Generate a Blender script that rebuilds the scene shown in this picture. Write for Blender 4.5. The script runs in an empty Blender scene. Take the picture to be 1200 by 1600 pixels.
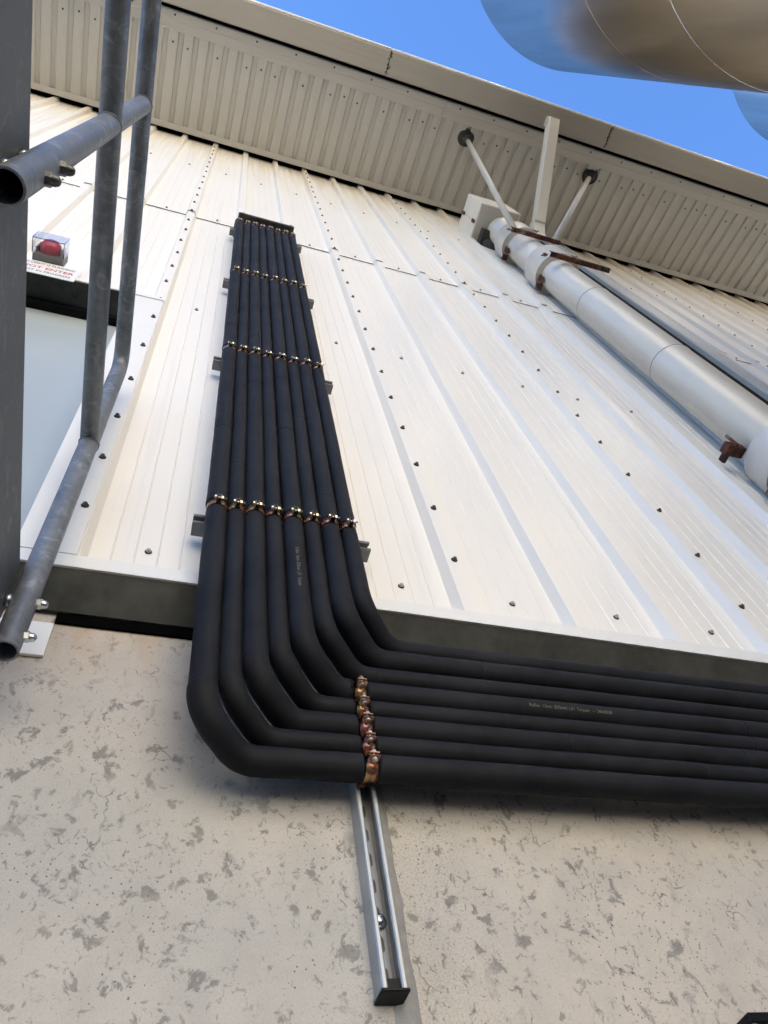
import bpy, math, random
from mathutils import Vector, Matrix, noise
random.seed(7)
S = bpy.context.scene
COL = S.collection
GH = 1.5                       # height of the lens above the yard; all z below count from the lens

# ------------------------------------------------------------------ camera
cam = bpy.data.cameras.new('camera')
cam.sensor_fit = 'VERTICAL'; cam.sensor_height = 24.0; cam.sensor_width = 18.0
cam.lens = 24.0 * 1190 / 1600
cam.clip_start = 0.02; cam.clip_end = 2000
co = bpy.data.objects.new('camera', cam); COL.objects.link(co)
right = Vector((0.94988908, -0.27777093, -0.14336684))
up = Vector((-0.1656799, -0.83631368, 0.52261803))
fwd = Vector((0.26506774, 0.47267615, 0.84042629))
m = Matrix((right, up, -fwd)).transposed().to_4x4()
m.translation = Vector((0, 0, GH))
co.matrix_world = m
S.camera = co

# ------------------------------------------------------------------ sky, sun, exposure
SUN_EL, SUN_AZ = 35.0, -40.0     # azimuth: degrees from +Y (behind the wall) towards +X (right)
w = bpy.data.worlds.new('World'); S.world = w; w.use_nodes = True
nt = w.node_tree; nt.nodes.clear()
sky = nt.nodes.new('ShaderNodeTexSky'); sky.sky_type = 'NISHITA'; sky.sun_disc = False
sky.sun_elevation = math.radians(SUN_EL); sky.sun_rotation = math.radians(SUN_AZ)
sky.altitude = 300; sky.air_density = 1.0; sky.dust_density = 0.0; sky.ozone_density = 10.0
bg = nt.nodes.new('ShaderNodeBackground'); bg.inputs[1].default_value = 0.088
wo = nt.nodes.new('ShaderNodeOutputWorld')
nt.links.new(sky.outputs[0], bg.inputs[0]); nt.links.new(bg.outputs[0], wo.inputs[0])
sl = bpy.data.lights.new('sun', 'SUN'); sl.energy = 5.0; sl.angle = math.radians(0.53); sl.color = (1, .945, .865)
so = bpy.data.objects.new('sun', sl); COL.objects.link(so)
sd = Vector((math.sin(math.radians(SUN_AZ)) * math.cos(math.radians(SUN_EL)),
             math.cos(math.radians(SUN_AZ)) * math.cos(math.radians(SUN_EL)), math.sin(math.radians(SUN_EL))))
so.rotation_euler = sd.to_track_quat('Z', 'Y').to_euler(); so.location = sd * 40
vs = S.view_settings
vs.view_transform = 'Standard'; vs.look = 'None'; vs.gamma = 1.0; vs.use_curve_mapping = False
vs.exposure = 2.42
S.render.engine = 'CYCLES'
S.cycles.use_denoising = True
S.cycles.max_bounces = 8; S.cycles.diffuse_bounces = 5; S.cycles.glossy_bounces = 4

# ------------------------------------------------------------------ materials
class NG:
    def __init__(s, name):
        s.m = bpy.data.materials.new(name); s.m.use_nodes = True
        s.t = s.m.node_tree; s.b = s.t.nodes['Principled BSDF']
        s.tc = s.t.nodes.new('ShaderNodeTexCoord')
        s.co = s.tc.outputs['Object']
    def n(s, typ, **kw):
        nd = s.t.nodes.new(typ)
        for k, v in kw.items(): setattr(nd, k, v)
        return nd
    def l(s, a, b): s.t.links.new(a, b)
    def mapping(s, scale=(1, 1, 1), loc=(0, 0, 0), rot=(0, 0, 0), src=None):
        nd = s.n('ShaderNodeMapping'); nd.inputs['Scale'].default_value = scale
        nd.inputs['Location'].default_value = loc; nd.inputs['Rotation'].default_value = rot
        s.l(src or s.co, nd.inputs['Vector']); return nd.outputs[0]
    def noise(s, scale, detail=4, rough=.55, dist=0, vec=None):
        nd = s.n('ShaderNodeTexNoise'); nd.inputs['Scale'].default_value = scale
        nd.inputs['Detail'].default_value = detail; nd.inputs['Roughness'].default_value = rough
        nd.inputs['Distortion'].default_value = dist
        s.l(vec or s.co, nd.inputs['Vector']); return nd.outputs['Fac']
    def voronoi(s, scale, feature='F1', vec=None):
        nd = s.n('ShaderNodeTexVoronoi', feature=feature); nd.inputs['Scale'].default_value = scale
        s.l(vec or s.co, nd.inputs['Vector']); return nd.outputs['Distance']
    def ramp(s, fac, stops):
        nd = s.n('ShaderNodeValToRGB'); e = nd.color_ramp.elements
        while len(e) > 1: e.remove(e[-1])
        for i, (p, c) in enumerate(stops):
            x = e[0] if i == 0 else e.new(p)
            x.position = p; x.color = (*c, 1) if len(c) == 3 else c
        s.l(fac, nd.inputs[0]); return nd.outputs[0]
    def bw(s, fac, a, b):                       # 0 below a, 1 above b (or the other way round)
        nd = s.n('ShaderNodeMapRange'); nd.clamp = True
        nd.inputs[1].default_value = a; nd.inputs[2].default_value = b
        s.l(fac, nd.inputs[0]); return nd.outputs[0]
    def mix(s, fac, a, b, mode='MIX'):
        nd = s.n('ShaderNodeMix', data_type='RGBA', blend_type=mode)
        for v, i in ((fac, 0), (a, 6), (b, 7)):
            if hasattr(v, 'is_output') or isinstance(v, bpy.types.NodeSocket): s.l(v, nd.inputs[i])
            elif i == 0: nd.inputs[0].default_value = v
            else: nd.inputs[i].default_value = (*v, 1)
        return nd.outputs[2]
    def math(s, op, a, b=0.0):
        nd = s.n('ShaderNodeMath', operation=op)
        for i, v in enumerate((a, b)):
            if isinstance(v, bpy.types.NodeSocket): s.l(v, nd.inputs[i])
            else: nd.inputs[i].default_value = v
        return nd.outputs[0]
    def sep(s, vec=None):
        nd = s.n('ShaderNodeSeparateXYZ'); s.l(vec or s.co, nd.inputs[0]); return nd.outputs
    def bump(s, h, strength=.3, dist=.002, prev=None):
        nd = s.n('ShaderNodeBump'); nd.inputs['Strength'].default_value = strength
        nd.inputs['Distance'].default_value = dist; s.l(h, nd.inputs['Height'])
        if prev: s.l(prev, nd.inputs['Normal'])
        return nd.outputs[0]
    def set(s, **kw):
        names = dict(col='Base Color', rough='Roughness', metal='Metallic', spec='Specular IOR Level', norm='Normal',
                     trans='Transmission Weight', ior='IOR', alpha='Alpha', coat='Coat Weight', coatr='Coat Roughness', aniso='Anisotropic')
        for k, v in kw.items():
            i = s.b.inputs[names[k]]
            if isinstance(v, bpy.types.NodeSocket): s.l(v, i)
            elif k == 'col': i.default_value = (*v, 1)
            else: i.default_value = v
        return s.m

M = {}
def mat_simple(name, col, rough=.5, metal=0.0, var=.12, scale=30, bump=.08, spec=.5):
    g = NG(name)
    n = g.noise(scale, 5, .6)
    c = g.mix(g.bw(n, .3, .7), tuple(v * (1 - var) for v in col), tuple(min(1, v * (1 + var)) for v in col))
    r = g.math('ADD', g.math('MULTIPLY', n, .2), rough - .1)
    M[name] = g.set(col=c, rough=r, metal=metal, spec=spec, norm=g.bump(n, bump, .001)); return M[name]

def mat_cladding(name, base, rough, stain=.5, streak_axis=2, runs=False):
    g = NG(name)
    sc = [9, 9, 9]; sc[streak_axis] = .35
    st = g.noise(3.2, 5, .62, 0, g.mapping(tuple(sc)))
    big = g.noise(.9, 3, .5)
    fine = g.noise(120, 2, .6)
    c = g.mix(g.bw(big, .35, .7), tuple(v * .965 for v in base), base)
    c = g.mix(g.math('MULTIPLY', g.bw(st, .52, .8), stain), c, (base[0] * .80, base[1] * .74, base[2] * .62))
    c = g.mix(g.math('MULTIPLY', g.bw(g.noise(38, 4, .7), .66, .78), .25), c, (base[0] * .6, base[1] * .55, base[2] * .46))
    if runs:                                   # tannin-coloured dirt washed down from the eave
        z = g.sep()
        dr = g.noise(6, 6, .68, .2, g.mapping((5, 1, .16)))
        c = g.mix(g.math('MULTIPLY', g.math('MULTIPLY', g.bw(z[2], GH + 6.4, GH + 8.3), g.bw(dr, .40, .68)), .75), c, (.60, .47, .27))
        gr = g.noise(4, 6, .7, 0, g.mapping((7, 1, .12), (3, 0, 1)))
        c = g.mix(g.math('MULTIPLY', g.bw(gr, .60, .74), .16), c, (.42, .40, .36))
    r = g.math('ADD', g.math('MULTIPLY', st, .18), rough - .08)
    dent = g.bump(g.noise(1.6, 2, .5, 0, g.mapping((1, 1, .25))), .13, .012)
    M[name] = g.set(col=c, rough=r, norm=g.bump(fine, .05, .0006, dent), spec=.5); return M[name]

def mat_foam():
    g = NG('foam rubber')
    big = g.noise(5, 4, .6)
    scuff = g.noise(28, 6, .7, .6, g.mapping((1, 1, .35)))
    mott = g.noise(240, 3, .6)
    c = g.mix(g.bw(big, .3, .75), (.0068, .0074, .0096), (.021, .023, .028))
    c = g.mix(g.math('MULTIPLY', g.bw(scuff, .6, .82), .45), c, (.036, .036, .037))
    dots = g.bw(g.voronoi(34), .05, .03)
    c = g.mix(g.math('MULTIPLY', dots, g.math('MULTIPLY', g.bw(big, .5, .6), .6)), c, (.1, .1, .095))
    r = g.math('ADD', g.math('MULTIPLY', scuff, .25), .5)
    nb = g.bump(big, .35, .006); nb = g.bump(mott, .22, .0008, nb)
    M['foam'] = g.set(col=c, rough=r, norm=nb, spec=.15)
mat_foam()

def mat_concrete():
    g = NG('cast concrete')
    big = g.noise(1.6, 4, .55)
    mid = g.noise(7, 5, .6)
    warm = g.bw(g.noise(1.1, 2, .5, 0, g.mapping((1, 1, 1), (3.1, 0, 1.7))), .36, .66)
    c = g.mix(warm, (.53, .50, .455), (.565, .50, .42))
    c = g.mix(g.math('MULTIPLY', g.bw(mid, .45, .75), .45), c, (.50, .47, .42))
    xz = g.sep()
    wash = g.bw(g.noise(1.9, 5, .6, .3, g.mapping((.7, 1, 1.5), (1.3, 0, 8))), .46, .66)
    c = g.mix(g.math('MULTIPLY', wash, .6), c, (.43, .425, .405))
    nearj = g.bw(g.math('ABSOLUTE', g.math('SUBTRACT', xz[0], .45)), .16, .02)
    soft = g.bw(g.noise(12, 6, .65, .2), .44, .66)
    c = g.mix(g.math('MULTIPLY', soft, .38), c, (.385, .37, .345))
    # laitance lost in ragged grey patches, clustered
    cl = g.bw(g.noise(2.6, 4, .6), .38, .62)
    bl = g.noise(27, 8, .66, .35, g.mapping((1.0, 1, .92), (0, 0, 0), (0, .6, 0)))
    blot = g.math('MULTIPLY', g.bw(bl, .565, .615), g.bw(g.math('SUBTRACT', g.noise(4.2, 4, .6, 0, g.mapping((1, 1, 1), (4, 4, 0))), g.math('MULTIPLY', xz[0], .07)), .36, .50))
    bl2 = g.noise(55, 7, .68, .6, g.mapping((1.05, 1, .85), (5, 0, 2), (0, .75, 0)))
    blot2 = g.math('MULTIPLY', g.bw(bl2, .58, .625), g.math('ADD', g.math('MULTIPLY', cl, .6), .35))
    tone = g.noise(90, 3, .7)
    dark = g.mix(tone, (.17, .165, .16), (.30, .29, .27))
    c = g.mix(g.math('MULTIPLY', blot, .92), c, dark)
    c = g.mix(g.math('MULTIPLY', blot2, .9), c, (.185, .178, .162))
    # hairline crazing
    wv = g.n('ShaderNodeTexNoise'); wv.inputs['Scale'].default_value = 26; wv.inputs['Detail'].default_value = 5
    g.l(g.co, wv.inputs['Vector'])
    off = g.n('ShaderNodeMix', data_type='VECTOR'); off.inputs[0].default_value = .06
    g.l(g.co, off.inputs[4]); g.l(wv.outputs['Color'], off.inputs[5])
    cr = g.voronoi(22, 'DISTANCE_TO_EDGE', off.outputs[1])
    crm = g.math('MULTIPLY', g.bw(cr, .024, .010), g.bw(g.noise(13, 4, .6, 0, g.mapping((1, 1, 1), (9, 2, 4))), .56, .62))
    c = g.mix(g.math('MULTIPLY', crm, .6), c, (.09, .085, .075))
    # pinholes and sand
    pin = g.math('MULTIPLY', g.bw(g.voronoi(105), .17, .11), g.math('MAXIMUM', g.math('MULTIPLY', nearj, .8), g.bw(g.noise(5, 3, .5, 0, g.mapping((1, 1, 1), (2, 7, 1))), .46, .60)))
    c = g.mix(g.math('MULTIPLY', pin, .85), c, (.09, .085, .075))
    sand = g.noise(300, 3, .7)
    c = g.mix(g.math('MULTIPLY', g.bw(sand, .48, .66), g.math('ADD', .28, g.math('MULTIPLY', nearj, .5))), c, (.31, .28, .225))
    # run-off stain under the cladding edge
    z = g.sep()
    drip = g.noise(11, 5, .65, .4, g.mapping((1, 1, .22)))
    under = g.math('MULTIPLY', g.bw(z[2], GH + 1.02, GH + 1.17), g.bw(drip, .36, .62))
    c = g.mix(g.math('MULTIPLY', under, .6), c, (.40, .27, .15))
    nb = g.bump(g.math('ADD', g.math('MULTIPLY', mid, .6), g.math('MULTIPLY', sand, .25)), .25, .004)
    nb = g.bump(g.math('MULTIPLY', g.math('ADD', g.math('ADD', crm, pin), g.math('MULTIPLY', blot, .3)), -1), .5, .0015, nb)
    M['concrete'] = g.set(col=c, rough=.78, norm=nb, spec=.25)
mat_concrete()

def mat_galv(name, a, b, rough=.42, metal=.75, blotch=.6, scale=26):
    g = NG(name)
    v = g.n('ShaderNodeTexVoronoi'); v.inputs['Scale'].default_value = scale * 3
    g.l(g.co, v.inputs['Vector'])
    bw = g.n('ShaderNodeRGBToBW'); g.l(v.outputs['Color'], bw.inputs[0])
    n = g.noise(scale * .6, 5, .62, .5)
    c = g.mix(g.bw(n, .3, .7), a, b)
    c = g.mix(g.math('MULTIPLY', bw.outputs[0], blotch * .35), c, tuple(min(1, x * 1.5) for x in b))
    wht = g.math('MULTIPLY', g.bw(g.noise(19, 7, .74, 1.3), .53, .68), blotch)
    c = g.mix(wht, c, (.42, .45, .48))
    r = g.math('ADD', g.math('MULTIPLY', n, .3), rough - .15)
    M[name] = g.set(col=c, rough=r, metal=metal, norm=g.bump(n, .12, .002)); return M[name]

mat_cladding('white cladding', (.835, .808, .752), .34, .16, 2, True)
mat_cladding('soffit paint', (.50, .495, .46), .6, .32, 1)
mat_cladding('trim paint', (.50, .49, .45), .5, .4, 0)
mat_cladding('gutter paint', (.33, .315, .28), .5, .55, 0)
mat_cladding('flashing white', (.78, .775, .745), .32, .12)
mat_cladding('pipe grey', (.45, .465, .44), .45, .3, 2)
mat_cladding('downpipe white', (.78, .755, .68), .4, .55, 1)
def mat_flue():
    g = NG('aluminium paint')
    n = g.noise(3, 4, .6, 0, g.mapping((4, 4, .6))); f = g.noise(90, 4, .7)
    c = g.mix(g.bw(n, .35, .7), (.64, .615, .565), (.72, .695, .645))
    c = g.mix(g.math('MULTIPLY', g.bw(f, .64, .75), .35), c, (.36, .31, .24))
    M['flue coat'] = g.set(col=c, rough=g.math('ADD', g.math('MULTIPLY', n, .12), .32), metal=.12, norm=g.bump(g.noise(160, 2), .05, .0006))
mat_flue()
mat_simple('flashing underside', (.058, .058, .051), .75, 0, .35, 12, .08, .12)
mat_simple('black rubber', (.004, .004, .0045), .7, 0, .2, 40, .08, .12)
mat_simple('black plastic', (.004, .004, .005), .42, 0, .2, 60, .08, .2)
mat_simple('door paint', (.36, .405, .42), .34, 0, .03, 3, .05)
mat_simple('screw dark', (.10, .095, .09), .34, .6, .3, 200)
mat_simple('screw white', (.40, .395, .37), .45, .2, .2, 200)
mat_simple('washer dark', (.010, .010, .010), .6)
mat_simple('soffit screw', (.09, .085, .075), .5, .4, .2, 200)
mat_simple('zinc bright', (.62, .64, .66), .26, .95, .12, 60, .15)
mat_simple('brass passivate', (.60, .54, .40), .3, .9, .2, 90, .15)
mat_simple('lettering red', (.42, .03, .05), .5)
mat_simple('lettering dark', (.06, .05, .06), .5)
mat_simple('pipe print', (.15, .14, .10), .6, 0, .5, 300)
mat_simple('sign white', (.80, .79, .78), .35, 0, .03, 20)
mat_simple('beacon base', (.20, .195, .18), .55)
mat_simple('slot shade', (.13, .115, .10), .8)
mat_simple('sealant', (.27, .265, .255), .75, 0, .16, 60, .5)
mat_simple('dark void', (.002, .002, .002), .95, 0, .1, 10, 0, .02)
mat_simple('yard concrete', (.075, .073, .07), .85, 0, .15, 2)
mat_simple('cream render', (.86, .79, .67), .7, 0, .05, 3)
mat_simple('roof paint', (.62, .62, .60), .5, 0, .06, 3)
mat_simple('hanger grey', (.05, .05, .047), .7, 0, .3, 40, .08, .25)
mat_galv('galvanised tube', (.10, .112, .127), (.215, .232, .25), .46, .4, .6)
mat_galv('galvanised beam', (.07, .078, .085), (.11, .12, .128), .55, .35, .22, 14)
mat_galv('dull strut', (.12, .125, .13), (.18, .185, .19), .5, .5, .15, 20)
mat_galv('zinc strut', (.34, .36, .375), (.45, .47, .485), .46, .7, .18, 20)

def mat_rust():
    g = NG('rusty steel')
    n = g.noise(22, 6, .68, .4); k = g.noise(9, 4, .6)
    c = g.ramp(n, [(.32, (.028, .012, .008)), (.5, (.085, .022, .012)), (.62, (.17, .055, .02)), (.75, (.30, .15, .07))])
    c = g.mix(g.bw(k, .52, .68), c, (.26, .235, .19))
    M['rust'] = g.set(col=c, rough=.68, metal=.15, norm=g.bump(n, .4, .003))
mat_rust()
def mat_yellow_zinc():
    g = NG('iridescent zinc')
    n = g.noise(16, 2, .5, .6)
    c = g.ramp(n, [(.30, (.36, .29, .13)), (.45, (.42, .25, .13)), (.55, (.36, .155, .10)), (.66, (.33, .19, .22)), (.78, (.20, .30, .25))])
    M['clamp'] = g.set(col=c, rough=.27, metal=.9, norm=g.bump(g.noise(60, 3), .1, .001))
mat_yellow_zinc()
def mat_stainless():
    g = NG('brushed stainless')
    br = g.noise(9, 3, .7, 0, g.mapping((2, 2, 60)))
    ve = g.noise(2.2, 4, .6, 0, g.mapping((3, 3, .25)))
    c = g.mix(g.bw(ve, .3, .7), (.46, .41, .34), (.56, .505, .425))
    c = g.mix(g.math('MULTIPLY', g.bw(br, .4, .7), .25), c, (.38, .345, .295))
    gl = g.n('ShaderNodeBsdfAnisotropic', distribution='BECKMANN')
    g.l(c, gl.inputs['Color']); g.l(g.math('ADD', g.math('MULTIPLY', br, .10), .27), gl.inputs['Roughness'])
    g.l(g.bump(br, .05, .001), gl.inputs['Normal'])
    g.l(gl.outputs[0], g.t.nodes['Material Output'].inputs['Surface']); g.t.nodes.remove(g.b)
    M['stainless'] = g.m
mat_stainless()
def mat_clear():
    g = NG('clear polycarbonate')
    M['clear'] = g.set(col=(.93, .94, .97), rough=.06, trans=1.0, ior=1.3)
    g = NG('red lens')
    M['red lens'] = g.set(col=(.78, .10, .13), rough=.22, trans=.5, ior=1.4)
mat_clear()

# ------------------------------------------------------------------ mesh builder
def perp(t):
    a = Vector((0, 0, 1)) if abs(t.z) < .9 else Vector((0, 1, 0))
    u = t.cross(a).normalized(); return u, t.cross(u).normalized()
class MB:
    def __init__(s): s.v = []; s.f = []; s.sm = []
    def face(s, idx, smooth=False): s.f.append(tuple(idx)); s.sm.append(smooth)
    def quad(s, *pts):
        i = len(s.v); s.v += [tuple(p) for p in pts]; s.face(range(i, i + len(pts)))
    def box(s, x0, x1, y0, y1, z0, z1, bev=0.0):
        if bev <= 0:
            i = len(s.v)
            s.v += [(x, y, z) for z in (z0, z1) for y in (y0, y1) for x in (x0, x1)]
            for q in ((0, 2, 3, 1), (4, 5, 7, 6), (0, 1, 5, 4), (2, 6, 7, 3), (0, 4, 6, 2), (1, 3, 7, 5)):
                s.face([i + k for k in q])
        else:
            i = len(s.v); b = bev; rings = []
            for z, e in ((z0, b), (z0 + b, 0), (z1 - b, 0), (z1, b)):
                r = [(x0 + e + b * (1 - (e > 0)), y0 + e), (x1 - e - b * (1 - (e > 0)), y0 + e), (x1 - e, y0 + e + b * (1 - (e > 0))), (x1 - e, y1 - e - b * (1 - (e > 0))),
                     (x1 - e - b * (1 - (e > 0)), y1 - e), (x0 + e + b * (1 - (e > 0)), y1 - e), (x0 + e, y1 - e - b * (1 - (e > 0))), (x0 + e, y0 + e + b * (1 - (e > 0)))]
                rings.append([len(s.v) + k for k in range(8)]); s.v += [(x, y, z) for x, y in r]
            for a, c in zip(rings, rings[1:]):
                for k in range(8): s.face((a[k], a[(k + 1) % 8], c[(k + 1) % 8], c[k]))
            s.face(rings[0][::-1]); s.face(rings[-1])
        return s
    def sweep(s, path, rad, n=16, caps=True, smooth=True, flat=None):
        path = [Vector(p) for p in path]; N = len(path)
        rf = rad if callable(rad) else (lambda k, t: rad)
        tang = []
        for k in range(N):
            a = path[max(k - 1, 0)]; b = path[min(k + 1, N - 1)]; tang.append((b - a).normalized())
        u, v = perp(tang[0]); rings = []
        for k in range(N):
            if k:
                ax = tang[k - 1].cross(tang[k])
                if ax.length > 1e-7:
                    R = Matrix.Rotation(tang[k - 1].angle(tang[k]), 3, ax.normalized()); u = R @ u; v = R @ v
            r = rf(k, k / (N - 1)); ring = []; q0 = path[k]
            for j in range(n):
                a = 2 * math.pi * j / n
                ring.append(len(s.v)); w3 = (u * math.cos(a) + v * math.sin(a)) * r
                if flat: w3 = w3 * (1 + flat(q0 + w3, k))
                s.v.append(tuple(q0 + w3))
            rings.append(ring)
        for a, b in zip(rings, rings[1:]):
            for j in range(n): s.face((a[j], a[(j + 1) % n], b[(j + 1) % n], b[j]), smooth)
        if caps: s.face(rings[0][::-1]); s.face(rings[-1])
        return s
    def cyl(s, a, b, r, n=16, r2=None, caps=True):
        return s.sweep([a, b], (lambda k, t: r if k == 0 else (r if r2 is None else r2)), n, caps)
    def lathe(s, c, axis, prof, n=48, smooth=True, close=False):
        """prof: (radius, height along axis)"""
        ax = Vector(axis).normalized(); u, v = perp(ax); c = Vector(c); rings = []
        for r, h in prof:
            ring = []
            for j in range(n):
                a = 2 * math.pi * j / n
                ring.append(len(s.v)); s.v.append(tuple(c + ax * h + (u * math.cos(a) + v * math.sin(a)) * r))
            rings.append(ring)
        prs = list(zip(rings, rings[1:])) + ([(rings[-1], rings[0])] if close else [])
        for a, b in prs:
            for j in range(n): s.face((a[j], a[(j + 1) % n], b[(j + 1) % n], b[j]), smooth)
        return s
    def extrude_x(s, prof, x0, x1, closed=True, caps=True, smooth=False, xs=None):
        """prof: (y, z) outline"""
        xs = xs or [x0, x1]; rings = []
        for x in xs:
            rings.append(list(range(len(s.v), len(s.v) + len(prof)))); s.v += [(x, y, z) for y, z in prof]
        n = len(prof)
        for a, b in zip(rings, rings[1:]):
            for k in range(n if closed else n - 1): s.face((a[k], b[k], b[(k + 1) % n], a[(k + 1) % n]), smooth)
        if closed and caps: s.face(rings[0]); s.face(rings[-1][::-1])
        return s
    def extrude_z(s, prof, zs, closed=False, caps=False, map=None):
        """prof: (x, y)"""
        rings = []
        for z in zs:
            rings.append(list(range(len(s.v), len(s.v) + len(prof)))); s.v += [(x, y, z) for x, y in prof]
        n = len(prof)
        for a, b in zip(rings, rings[1:]):
            for k in range(n if closed else n - 1): s.face((a[k], a[(k + 1) % n], b[(k + 1) % n], b[k]))
        if closed and caps: s.face(rings[0][::-1]); s.face(rings[-1])
        return s
    def mesh(s, name, mat, base=(0, 0, 0)):
        me = bpy.data.meshes.new(name)
        b = Vector(base)
        me.from_pydata([tuple(Vector(p) - b) for p in s.v], [], s.f)
        me.polygons.foreach_set('use_smooth', s.sm)
        me.materials.append(M[mat]); me.update(); return me
    def build(s, name, mat, parent=None, base=None, **props):
        """world = lens coordinates; a child gets its parent's base as origin"""
        b = Vector(parent['_b']) if parent is not None else Vector(base or (0, 0, 0))
        o = bpy.data.objects.new(name, s.mesh(name, mat, b)); COL.objects.link(o)
        if parent is not None: o.parent = parent
        else: o.location = b + Vector((0, 0, GH))
        o['_b'] = tuple(b)
        for k, v in props.items(): o[k] = v
        return o
def thing(name, base, label, cat, group=None):
    o = bpy.data.objects.new(name, None); o.empty_display_size = .1; COL.objects.link(o)
    o.location = Vector(base) + Vector((0, 0, GH)); o['_b'] = tuple(base)
    o['label'] = label; o['category'] = cat
    if group: o['group'] = group
    return o
def inst(mesh, name, parent, loc, rot=None):
    o = bpy.data.objects.new(name, mesh); COL.objects.link(o); o.parent = parent
    o.location = Vector(loc) - Vector(parent['_b']); o['_b'] = tuple(loc)
    if rot: o.rotation_euler = rot
    return o
def fillet(pts, radii, seg=10, step=None):
    pts = [Vector(p) for p in pts]; out = [pts[0]]
    for i in range(1, len(pts) - 1):
        a, p, b = pts[i - 1], pts[i], pts[i + 1]
        d1 = (a - p).normalized(); d2 = (b - p).normalized(); ang = d1.angle(d2); r = radii[i - 1]
        t = min(r / math.tan(ang / 2), (a - p).length * .49 if i > 1 else (a - p).length * .95, (b - p).length * .49 if i < len(pts) - 2 else (b - p).length * .95)
        r = t * math.tan(ang / 2)
        c = p + (d1 + d2).normalized() * (r / math.sin(ang / 2))
        s0 = p + d1 * t - c; s1 = p + d2 * t - c; tot = s0.angle(s1); ax = s0.cross(s1).normalized()
        for k in range(seg + 1): out.append(c + Matrix.Rotation(tot * k / seg, 3, ax) @ s0)
    out.append(pts[-1])
    if step:
        res = [out[0]]
        for a, b in zip(out, out[1:]):
            n = max(1, int((b - a).length / step))
            for k in range(1, n + 1): res.append(a.lerp(b, k / n))
        out = res
    return out

# ------------------------------------------------------------------ setting: yard
g = MB(); g.quad((-900, -900, -GH), (900, -900, -GH), (900, 900, -GH), (-900, 900, -GH))
o = g.build('ground', 'yard concrete'); o['kind'] = 'structure'

# ------------------------------------------------------------------ unseen pale building behind the viewer, added to bounce sunlight onto the wall
t = thing('added_bounce_building', (10, -11, -GH), 'unseen pale building added behind the viewer to bounce sunlight', 'building')
b = MB(); xs_ = []; x = -6.0
while x < 54: xs_ += [(x, -11.0), (x + .22, -11.0), (x + .25, -10.965), (x + .30, -10.965)]; x += .33
xs_ += [(x, -11.0), (x, -20), (-6, -20)]
b.extrude_z(xs_, [-GH, 9.0], True, True); b.build('wall', 'cream render', t)
b = MB(); b.box(-6.3, 54.4, -20.3, -10.7, 9.0, 9.25); b.build('roof', 'roof paint', t)
for x in (9, 17, 26):
    b = MB(); b.box(x, x + 3.2, -10.96, -10.90, -GH, 2.6); d_ = b.build('roller_door', 'door paint', t)
    b = MB()
    for k in range(16): b.box(x + .1, x + 3.1, -10.90, -10.885, -GH + .1 + k * .25, -GH + .3 + k * .25)
    b.build('door_slats', 'door paint', d_)

# ------------------------------------------------------------------ the building
PITCH, XR = .2945, .701          # rib spacing of the wall sheets, centre of one side-lap rib
COVER = PITCH * 3
YC = 1.03                        # face of the concrete plinth
ZTOP = 8.36
bld = thing('factory_building', (0, 1.1, -GH), 'industrial building with white ribbed metal cladding above a stained concrete plinth', 'building')
# concrete plinth: two cast panels and the joint between them
def panel(x0, x1):
    b = MB(); b.box(x0, x1, YC, 1.3, -GH, 1.30); return b
JX0, JX1 = .385, .432
panel(-12, JX0 + .012).build('concrete_panel', 'concrete', bld)
panel(JX1 - .012, 20).build('concrete_panel', 'concrete', bld)
b = MB(); zs = [-GH + k * .02 for k in range(int((1.28 + GH) / .02) + 1)]
prof = lambda z: [(JX0 + .006 * noise.noise((z * 14, 3, 0)), YC + .004), (JX0 + .012, YC - .004), (.5 * (JX0 + JX1), YC - .0075), (JX1 - .009, YC - .005), (JX1 + .005 * noise.noise((z * 16, 9, 0)) + .003 * noise.noise((z * 60, 5, 0)), YC + .004)]
rows = []
for z in zs:
    rows.append(list(range(len(b.v), len(b.v) + 5))); b.v += [(x, y, z) for x, y in prof(z)]
for a, c in zip(rows, rows[1:]):
    for k in range(4): b.face((a[k], a[k + 1], c[k + 1], c[k]), True)
b.build('joint_sealant', 'sealant', bld)
# core walls and roof that close the building
b = MB(); b.box(-12, 20, 1.32, 14, -GH, 8.3); b.build('wall_core', 'dark void', bld)
SL = .2                           # soffit / roof fall
def sz(y): return ZTOP - .01 - SL * (1 - y)
b = MB(); b.extrude_x([(-.20, sz(-.2) + .16), (14, sz(14) + .16), (14, sz(14) + .22), (-.20, sz(-.2) + .22)], -12, 20); b.build('roof', 'roof paint', bld)

# wall sheets
RT, RB, RH = .020, .032, .030
def rib(xc, e=0.0): return [(xc - RB, 1 - e), (xc - RT, 1 - RH - e), (xc + RT, 1 - RH - e), (xc + RB, 1 - e)]
def pan(xc, e=0.0):
    p = []
    for s in (-.0705, -.0235, .0235, .0705):
        p += [(xc + s - .003, 1 - e), (xc + s, 1 - .0022 - e), (xc + s + .003, 1 - e)]
    return p
def sheet_profile(xl, e):
    """from under the left side-lap rib to just past the top of the right one"""
    p = [(xl - RT * .7, 1 - RH - e), (xl + RT, 1 - RH - e), (xl + RB, 1 - e)]
    for k in range(3):
        p += pan(xl + PITCH * (k + .5), e)
        xc = xl + PITCH * (k + 1)
        if k < 2: p += rib(xc, e)
        else: p += [(xc - RB, 1 - e), (xc - RT, 1 - RH - e - .0014), (xc + RT * .62, 1 - RH - e - .0014), (xc + RT * .62, 1 - RH - e + .0005)]
    return p
ZLAP, ZB = 4.93, 1.305
cols = list(range(-4, 9)); sheets = {}
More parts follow.
